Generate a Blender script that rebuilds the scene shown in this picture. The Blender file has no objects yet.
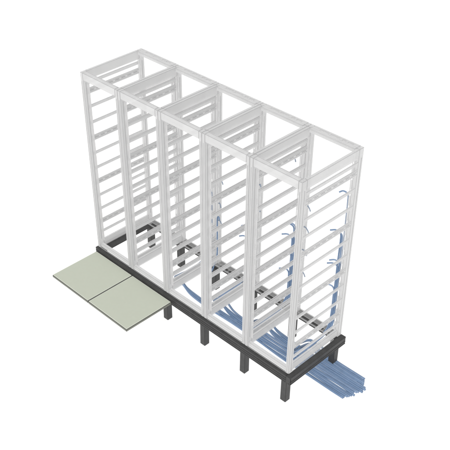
import bpy, bmesh, math, random
from mathutils import Vector, Matrix
random.seed(7)
S = bpy.context.scene
COL = S.collection

# ------------------------------------------------------------------ materials
def mat(name, col, rough=0.6, metal=0.0, var=0.05, scale=9.0, alpha=None, bump=0.0, spec=0.3):
    m = bpy.data.materials.new(name); m.use_nodes = True
    nt = m.node_tree; n = nt.nodes; l = nt.links
    b = n['Principled BSDF']; out = n['Material Output']
    tc = n.new('ShaderNodeTexCoord')
    nz = n.new('ShaderNodeTexNoise'); nz.inputs['Scale'].default_value = scale; nz.inputs['Detail'].default_value = 5
    l.new(tc.outputs['Object'], nz.inputs['Vector'])
    r = n.new('ShaderNodeValToRGB')
    r.color_ramp.elements[0].position = .3; r.color_ramp.elements[1].position = .7
    r.color_ramp.elements[0].color = tuple(c*(1-var) for c in col)+(1,)
    r.color_ramp.elements[1].color = tuple(min(1, c*(1+var)) for c in col)+(1,)
    l.new(nz.outputs['Fac'], r.inputs['Fac']); l.new(r.outputs['Color'], b.inputs['Base Color'])
    b.inputs['Roughness'].default_value = rough; b.inputs['Metallic'].default_value = metal
    b.inputs['Specular IOR Level'].default_value = spec
    if bump:
        n2 = n.new('ShaderNodeTexNoise'); n2.inputs['Scale'].default_value = 160; l.new(tc.outputs['Object'], n2.inputs['Vector'])
        bp = n.new('ShaderNodeBump'); bp.inputs['Strength'].default_value = bump; bp.inputs['Distance'].default_value = .002
        l.new(n2.outputs['Fac'], bp.inputs['Height']); l.new(bp.outputs['Normal'], b.inputs['Normal'])
    if alpha is not None:
        t = n.new('ShaderNodeBsdfTransparent'); mx = n.new('ShaderNodeMixShader'); mx.inputs[0].default_value = alpha
        l.new(t.outputs[0], mx.inputs[1]); l.new(b.outputs[0], mx.inputs[2]); l.new(mx.outputs[0], out.inputs['Surface'])
    return m

RACK = mat('pale_translucent_frame', (.515,.515,.517), .55, var=.02, alpha=.75)
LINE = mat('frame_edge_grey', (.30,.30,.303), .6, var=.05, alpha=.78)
GHOST = mat('ghost_translucent_frame', (.50,.50,.50), .55, var=.02, alpha=.17)
SLOTM = mat('frame_slot_shadow_grey', (.32,.32,.325), .7, alpha=.7)
DARK = mat('charcoal_steel', (.040,.040,.040), .5, var=.18, scale=14, bump=.15)
DARKEDGE = mat('charcoal_steel_edge', (.022,.022,.022), .6)
TILE = mat('pale_green_tile_face', (.40,.422,.355), .75, var=.012, scale=30, bump=.25)
TRIM = mat('tile_edge_trim', (.55,.57,.50), .6)
EDGE = mat('tile_side_grey', (.17,.175,.15), .6, var=.1)
EDGED = mat('tile_edge_dark', (.07,.072,.065), .6)
BLUES = [mat('blue_cable_sheath', c, .55, var=.08, scale=20) for c in
         ((.122,.182,.285), (.130,.190,.295), (.110,.168,.268), (.145,.203,.305))]
PALEBLUE = mat('pale_blue_cable_sheath', (.32,.42,.55), .5)
STUB = mat('slate_cable_tail', (.15,.185,.24), .5)
FLOOR = mat('white_floor', (.9,.9,.9), .9, var=.004, scale=1, spec=0.0)

# ------------------------------------------------------------------ helpers
def link(name, bm, mats, parent=None):
    bmesh.ops.recalc_face_normals(bm, faces=bm.faces)
    me = bpy.data.meshes.new(name); bm.to_mesh(me); bm.free()
    for m in (mats if isinstance(mats, (list, tuple)) else [mats]): me.materials.append(m)
    o = bpy.data.objects.new(name, me); COL.objects.link(o)
    if parent: o.parent = parent
    return o

def box(bm, x0, x1, y0, y1, z0, z1, bev=.004, idx=0, bidx=1):
    b = bmesh.new(); bmesh.ops.create_cube(b, size=1)
    for v in b.verts:
        v.co = Vector((x0+(v.co.x+.5)*(x1-x0), y0+(v.co.y+.5)*(y1-y0), z0+(v.co.z+.5)*(z1-z0)))
    for f in b.faces: f.material_index = idx
    if bev:
        bev = min(bev, .3*min(x1-x0, y1-y0, z1-z0))
        bmesh.ops.bevel(b, geom=list(b.edges), offset=bev, segments=1, affect='EDGES', profile=.5, material=bidx)
    me = bpy.data.meshes.new('tmp'); b.to_mesh(me); b.free(); bm.from_mesh(me); bpy.data.meshes.remove(me)

def prism(bm, pts, axis, a0, a1, idx=0):
    """extrude closed 2D outline along an axis; pts in the two other axes in order"""
    def P(p, a):
        if axis == 'z': return (p[0], p[1], a)
        if axis == 'x': return (a, p[0], p[1])
        return (p[0], a, p[1])
    A = [bm.verts.new(P(p, a0)) for p in pts]; B = [bm.verts.new(P(p, a1)) for p in pts]
    n = len(pts); fs = [bm.faces.new(A), bm.faces.new(B[::-1])]
    for i in range(n): fs.append(bm.faces.new((A[i], A[(i+1)%n], B[(i+1)%n], B[i])))
    for f in fs: f.material_index = idx

def empty(name, loc, label, cat, group=None):
    o = bpy.data.objects.new(name, None); COL.objects.link(o); o.location = loc; o.empty_display_size = .1
    o['label'] = label; o['category'] = cat
    if group: o['group'] = group
    return o

def smooth_path(ctrl, n=8):
    """Catmull-Rom through control points"""
    c = [Vector(p) for p in ctrl]; c = [c[0]*2-c[1]] + c + [c[-1]*2-c[-2]]
    out = []
    for i in range(1, len(c)-2):
        p0, p1, p2, p3 = c[i-1:i+3]
        for k in range(n):
            t = k/n
            out.append(.5*((2*p1)+(p2-p0)*t+(2*p0-5*p1+4*p2-p3)*t*t+(3*p1-p0-3*p2+p3)*t**3))
    out.append(c[-2]); return out

def tube(bm, path, r, seg=10, idx=0, flat=1.0):
    rings = []; up = Vector((.31, .2, .93)).normalized(); prev = None
    for i, p in enumerate(path):
        d = (path[min(i+1, len(path)-1)] - path[max(i-1, 0)]).normalized()
        if prev is None:
            s = d.cross(up)
            if s.length < .1: s = d.cross(Vector((1, 0, 0)))
            s.normalize()
        else:
            s = (prev - d*prev.dot(d)).normalized()
        prev = s; t = d.cross(s).normalized()
        rr = r(p) if callable(r) else r
        rings.append([bm.verts.new(p + (s*math.cos(a)+t*math.sin(a))*rr) for a in [2*math.pi*k/seg for k in range(seg)]])
    for a, b in zip(rings, rings[1:]):
        for k in range(seg):
            f = bm.faces.new((a[k], a[(k+1)%seg], b[(k+1)%seg], b[k])); f.smooth = True; f.material_index = idx
    for rg in (rings[0][::-1], rings[-1]): bm.faces.new(rg).material_index = idx

W, D, H = .6, .8335, 2.2297
G = .0015            # half the gap between neighbouring racks
FL = -.405            # floor level

# ------------------------------------------------------------------ setting
bm = bmesh.new(); bmesh.ops.create_grid(bm, x_segments=2, y_segments=2, size=60)
fl = link('floor', bm, FLOOR); fl.location = (0, 0, FL); fl['kind'] = 'structure'

# ------------------------------------------------------------------ one rack frame, origin at its left front bottom corner
THIN = (2.082, 1.81, 1.621, 1.246, 1.058, .693, .51, .195)
SLOT = (1.990, 1.432, .876, .337)
PX, PY = .041, .066   # corner post section

def post(parent, sx, sy):
    bm = bmesh.new()
    x0, x1 = (G, PX) if sx == 0 else (W-PX, W-G)
    y0, y1 = (0, PY) if sy == 0 else (D-PY, D)
    # folded profile: main tube with a shallow lengthwise groove on the open faces
    box(bm, x0, x1, y0, y1, .004, H-.002, .0045)
    xi = x1 if sx == 0 else x0; s = 1 if sx == 0 else -1
    # inner perforated mounting flange with punched long slots
    fx0, fx1 = sorted((xi, xi+s*(.016 if sy == 0 else .024)))
    yy = (y1-.006, y1) if sy == 0 else (y0, y0+.006)
    fx = sorted((fx0, fx1))
    box(bm, fx[0], fx[0]+.005, yy[0], yy[1], .09, H-.09, 0)
    box(bm, fx[1]-.005, fx[1], yy[0], yy[1], .09, H-.09, 0)
    z = .09
    while z < H-.16:
        box(bm, fx[0]+.005, fx[1]-.005, yy[0], yy[1], z, z+.10, 0); z += .17
    # groove lines along the outer faces
    yo = y0-.0012 if sy == 0 else y1
    box(bm, (x0+x1)/2-.002, (x0+x1)/2+.002, yo, yo+.0012, .02, H-.1, 0, idx=1)
    ym = (y0+y1)/2
    xo = -.0 if sx == 0 else W-G
    xa = x1 if sx == 0 else x0-.0012
    box(bm, xa, xa+.0012, ym-.0025, ym+.0025, .12, H-.12, 0, idx=1)
    if sx == 1: box(bm, W-G, W-G+.001, ym+.004, ym+.009, .02, H-.1, 0, idx=1)
    return link('corner_post', bm, [RACK, LINE], parent)

def slotted_plate(bm, x0, x1, y0, y1, z0, z1, sy0, sy1, slots):
    """horizontal plate with slots cut between y=sy0..sy1"""
    box(bm, x0, x1, y0, sy0, z0, z1, .0025); box(bm, x0, x1, sy1, y1, z0, z1, .0025)
    cur = x0
    for a, b in slots:
        box(bm, cur, x0+(x1-x0)*a, sy0, sy1, z0, z1, 0); cur = x0+(x1-x0)*b
    box(bm, cur, x1, sy0, sy1, z0, z1, 0)

def build_rack():
    root = empty('rack_frame', (0, 0, 0), '', 'rack frame', 'open rack frames joined in a row')
    for sx in (0, 1):
        for sy in (0, 1): post(root, sx, sy)
    # front rails
    bm = bmesh.new(); box(bm, PX, W-PX, 0.001, .05, H-.085, H-.001, .0045)
    box(bm, PX, W-PX, .0502, .058, H-.02, H-.002, .002); link('front_top_rail', bm, [RACK, LINE], root)
    bm = bmesh.new(); box(bm, PX, W-PX, .016, .052, .010, .060, .004)
    link('front_bottom_rail', bm, [RACK, LINE], root)
    # rear slotted rails
    bm = bmesh.new()
    slotted_plate(bm, PX, W-PX, D-.085, D-.001, H-.012, H-.001, D-.052, D-.026, ((.16,.36),(.40,.60),(.66,.74),(.78,.90)))
    box(bm, PX, W-PX, D-.012, D-.001, H-.06, H-.013, .002); box(bm, PX, W-PX, D-.085, D-.079, H-.04, H-.013, 0)
    link('rear_top_rail', bm, [RACK, LINE], root)
    bm = bmesh.new()
    slotted_plate(bm, PX, W-PX, D-.118, D-.001, .004, .014, D-.098, D-.062, ((.12,.35),(.37,.60),(.65,.73),(.76,.88)))
    box(bm, PX, W-PX, D-.010, D-.001, .0142, .026, .002)
    link('rear_bottom_rail', bm, [GHOST, LINE], root)
    bm = bmesh.new(); box(bm, PX, W-PX, .001, .052, .003, .0095, .002)
    box(bm, G, PX, PY, D-.119, .003, .0095, .002); box(bm, W-PX, W-G, PY, D-.119, .003, .0095, .002)
    link('sole_plate', bm, [GHOST, LINE], root)
    for sx in (0, 1):
        xo0, xo1 = (G, .034) if sx == 0 else (W-.034, W-G)
        for nm, z0, z1 in (('side_top_rail', H-.10, H-.0015), ('side_bottom_rail', .004, .098)):
            if z0 < .1: xo0, xo1 = ((.012, .040) if sx == 0 else (W-.040, W-.012))
            bm = bmesh.new(); box(bm, xo0, xo1, PY, D-PY, z0+(.006 if z0 < .1 else 0), z1, .004)
            link(nm, bm, [RACK, LINE], root)
        x0, x1 = (.003, .017) if sx == 0 else (W-.017, W-.003)
        for z in THIN:
            bm = bmesh.new(); box(bm, x0, x1, PY-.004, D-PY+.004, z-.018, z+.018, .003)
            link('side_rung', bm, [RACK, LINE], root)
        for z in SLOT:
            bm = bmesh.new(); box(bm, x0, x1, PY-.004, D-PY+.004, z-.033, z+.033, .003)
            xs = (x0-.0012, x0) if sx == 0 else (x1, x1+.0012)
            for xf in ((x0-.0012, x0), (x1, x1+.0012)):
                box(bm, xf[0], xf[1], PY, D-PY, z-.017, z-.014, 0, idx=1)
                box(bm, xf[0], xf[1], PY, D-PY, z+.014, z+.017, 0, idx=1)
                y = PY+.03
                while y < D-PY-.07:
                    box(bm, xf[0], xf[1], y, y+.055, z-.0035, z+.0045, 0, idx=2); y += .085
            link('slotted_rung', bm, [RACK, LINE, SLOTM], root)
    return root

proto = build_rack()
RL = ['empty rack frame at the far left end of the row, beside the first pale tile',
      'second rack frame from the left end, its foot above the second pale tile',
      'middle rack frame of the five, with two whole frames on each side of it',
      'fourth rack frame from the left, next to the frame at the near right end',
      'rack frame at the near right end of the row, above the loose blue cable ends']
racks = [proto]
for k in range(1, 5):
    r = proto.copy(); COL.objects.link(r)
    for ch in list(proto.children):
        c = ch.copy(); COL.objects.link(c); c.parent = r
    r.location = (k*W, 0, 0); racks.append(r)
for k, r in enumerate(racks): r['label'] = RL[k]

# ------------------------------------------------------------------ charcoal support frame
base = empty('support_frame', (0, 0, FL), 'charcoal steel support frame on short square legs under the whole row of racks', 'support frame')
def bpart(name, bm): 
    o = link(name, bm, [DARK, DARKEDGE], base); o.location = (0, 0, -FL); return o
X0, X1, Y0, Y1 = -.016, 3.054, -.028, D+.010
BH = .10
def channel_x(name, y_out, s, x0, x1, inner):     # beam along x, outer face at y_out, s=+1 if inside is +y
    bm = bmesh.new()
    ys = lambda a, b: sorted((y_out+s*a, y_out+s*b))
    a, b = ys(0, inner); box(bm, x0, x1, a, b, -.012, 0, .003)
    a, b = ys(.004, .014); box(bm, x0, x1, a, b, -BH+.012, -.012, 0)
    a, b = ys(-.001, .012); box(bm, x0, x1, a, b, -.040, -.034, .0015)
    a, b = ys(-.001, .012); box(bm, x0, x1, a, b, -.066, -.062, .0015)
    a, b = ys(0, .035); box(bm, x0, x1, a, b, -BH, -BH+.012, .003)
    return bpart(name, bm)
def channel_y(name, x_out, s, y0, y1, inner, lip=0):
    bm = bmesh.new()
    xs = lambda a, b: sorted((x_out+s*a, x_out+s*b))
    a, b = xs(-lip, inner); box(bm, a, b, y0, y1, -.0125, -.0005, .003)
    a, b = xs(.004, .014); box(bm, a, b, y0, y1, -BH+.012, -.0125, 0)
    a, b = xs(-.001, .012); box(bm, a, b, y0, y1, -.066, -.060, .0015)
    a, b = xs(0, .035); box(bm, a, b, y0, y1, -BH, -BH+.012, .003)
    if x_out > 1: box(bm, x_out-.06, x_out-.004, y0+.004, y0+.014, -BH+.012, -.0125, 0)
    return bpart(name, bm)
channel_x('front_beam', Y0, 1, X0+.0, X1-.062, .05)
channel_x('rear_beam', Y1, -1, X0, X1-.062, .128)
channel_y('end_beam', X0, 1, Y0+.052, Y1-.13, .15)
channel_y('end_beam', X1, -1, Y0, Y1, .06)
LG = .072
for k in range(6):
    for rear in (0, 1):
        xr = min(max(k*W+.008, LG-.012), 2.981)
        x1 = xr+.008; x0 = x1-LG
        y0, y1 = (-.004, LG-.004) if not rear else (D-LG, D)
        bm = bmesh.new(); box(bm, x0, x1, y0, y1, FL, -BH-.001, .004)
        box(bm, x0-.012, x1+.012, y0+.012 if not rear else y0-.01, y1, -BH+.0125, -BH+.020, .001)
        if rear: prism(bm, [(x1, -.1), (x1+.05, -.075), (x1+.05, -.04), (x1, -.04)], 'y', y0+.01, y0+.02)
        bpart('leg', bm)

# ------------------------------------------------------------------ tiles
def tile(x0, x1, label):
    y0, y1, zt, zb = -.677, -.030, -.052, -.087
    r = empty('floor_tile', ((x0+x1)/2, (y0+y1)/2, zb), label, 'floor tile', 'pale tiles beside the support frame')
    off = r.location
    def p(name, bm, m):
        o = link(name, bm, m, r); o.location = -off; return o
    bm = bmesh.new(); box(bm, x0, x1, y0, y1, zb, zt-.004, .006); p('tile_body', bm, [EDGE, EDGED])
    bm = bmesh.new(); box(bm, x0+.0055, x1-.0055, y0+.0055, y1-.0055, zt-.0038, zt, .001); p('edge_trim', bm, [TRIM, EDGED])
    bm = bmesh.new(); box(bm, x0+.012, x1-.012, y0+.012, y1-.012, zt-.0002, zt+.0015, .001); p('tile_surface', bm, [TILE, TILE])
tile(-.002, .655, 'pale green square tile under the left end frame, farther from the viewer')
tile(.661, 1.320, 'pale green square tile nearer the viewer, its corner by a charcoal leg')

# ------------------------------------------------------------------ blue cables, one bundle per rack that has them
def bundle(k, xs, ztops, lanes, ends, label, R=.0115, z0=.0):
    """each cable starts at a rung as a short arc, runs down the rear right post, sweeps forward and joins the run on the floor"""
    root = empty('cable_bundle', (k*W+W*.5, .5, FL), label, 'cables', 'blue cable bundles feeding the racks')
    n = len(lanes)
    if k == 1:
        bm = bmesh.new(); tube(bm, smooth_path([(1.30,.735,.66),(1.27,.75,.68),(1.242,.76,.64),(1.236,.765,.5),(1.236,.765,.3),(1.235,.76,.12),(1.225,.70,-.05),(1.20,.6,-.2),(1.24,.55,-.36),(1.4,.535,FL+.012),(1.8,.532,FL+.012)], 7), .008); o = link('cable', bm, BLUES[0], root); o.location = -root.location
    for i in range(n):
        zt = ztops[i]; y = lanes[i]; lane_z = FL+.0122+.001+.004*(i%2)
        px = xs + .0 - .017*(i%3); py = .775 - .017*(i//3)
        j = lambda a: random.uniform(-a, a)
        c = [(px-.09+j(.015), py-.045, zt+.004), (px-.045, py-.022, zt+.020), (px-.008, py, zt-.012), (px, py, zt-.10)]
        z = zt-.35
        while z > .35: c.append((px+j(.005), py+j(.004), z)); z -= .38
        dx = .03*(i % 3)
        dz = .012*(i % 3)
        c += [(px-.005, py-.01, .16), (px-.01, .64, .065-dz), (px-.02, .46-.03*(i//3), .035-dz), (px-.10-dx*.5, .40-.03*(i//3), -.09),
              (px-.23-dx, (y+.42)/2, -.26), (px-.25-dx, y+.06, -.375), (px-.10-dx, y+.02, lane_z), (px+.07, y, lane_z)]
        x = px+.30
        while x < ends[i]-.15: c.append((x, y+j(.009), lane_z)); x += .3
        c.append((ends[i], y+j(.004), lane_z))
        bm = bmesh.new(); tube(bm, smooth_path(c, 7), lambda p: .0074 + .0048*min(1, max(0, (.05-p.z)/.35)))
        o = link('cable', bm, BLUES[(i*3+k) % 4], root); o.location = -root.location
    return root
bundle(1, 1.150, [.95,.80,1.05], [.474,.497,.520], [3.37,3.39,3.40],
       'thin blue cable bundle of the second rack, sweeping down behind the last tile')
bundle(2, 1.735, [1.3,.75,.6,.9], [.543,.566,.588,.611], [3.41,3.43,3.40,3.42],
       'blue cable bundle of the middle rack, bending down to the start of the wide run')
bundle(3, 2.338, [1.085,1.065,.93,.74,.72,.5], [.634,.657,.680,.703,.727,.455], [3.43,3.46,3.445,3.46,3.44,3.37],
       'blue cable bundle climbing inside the fourth rack, left of the near right frame')
bundle(4, 2.930, [1.735,1.27,1.28,.95,.90,.62], [.752,.776,.800,.823,.740,.812], [3.40,3.39,3.375,3.36,3.33,3.35],
       'tall blue cable bundle climbing the rear right post of the near right frame')

# ------------------------------------------------------------------ short cable tails clipped to the racks' rear left posts
def tails(k, spots):
    r = racks[k]
    for (x, y, z, L) in spots:
        c = [(x, y, z), (x+L*.4, y-.004, z+.012), (x+L*.8, y-.01, z-.006), (x+L, y-.014, z-.030)]
        bm = bmesh.new(); tube(bm, smooth_path(c, 6), .0055, 8)
        link('cable_tail', bm, STUB, r)
tails(4, [(.045, .76, z, .085) for z in (1.39, 1.13, .85, .58)])
tails(3, [(.045, .76, z, .035) for z in (1.35, 1.07)] + [(.47, .72, 1.88, .07)])
tails(2, [(.055, .76, 1.16, .085), (.06, .76, .85, .05), (.05, .76, .62, .08)] + [(.50, .74, z, .05) for z in (1.62, 1.05, .85)])

# ------------------------------------------------------------------ light
w = bpy.data.worlds.new('World'); S.world = w; w.use_nodes = True
w.node_tree.nodes['Background'].inputs[0].default_value = (1, 1, 1, 1)
w.node_tree.nodes['Background'].inputs[1].default_value = .55
sl = bpy.data.lights.new('key_light', 'SUN'); sl.energy = 3.9; sl.angle = math.radians(5); sl.color = (1, .995, .985)
sl.use_shadow = False
so = bpy.data.objects.new('key_light', sl); COL.objects.link(so)
so.rotation_euler = Vector((.42, -.58, .68)).to_track_quat('Z', 'Y').to_euler()

# ------------------------------------------------------------------ camera, solved from the photograph's vanishing lines
cam = bpy.data.cameras.new('Camera'); co = bpy.data.objects.new('Camera', cam); COL.objects.link(co)
rv = Vector((2.10015931, .88489073, -.44016508))
R = Matrix.Rotation(rv.length, 3, rv.normalized())
right, down, fwd = R[0], R[1], R[2]
M = Matrix((right, -down, -fwd)).transposed().to_4x4(); M.translation = Vector((6.75713494, -4.7381426, 6.02316869))
co.matrix_world = M
cam.sensor_width = 36; cam.lens = 36*853.6138/450; cam.shift_x = 23.0966/450; cam.shift_y = 49.7234/450; cam.clip_start = .05; cam.clip_end = 300
S.camera = co
S.cycles.transparent_max_bounces = 64; S.cycles.max_bounces = 10; S.cycles.diffuse_bounces = 4
S.view_settings.view_transform = 'Standard'; S.view_settings.look = 'None'
S.view_settings.exposure = 0; S.view_settings.gamma = 1
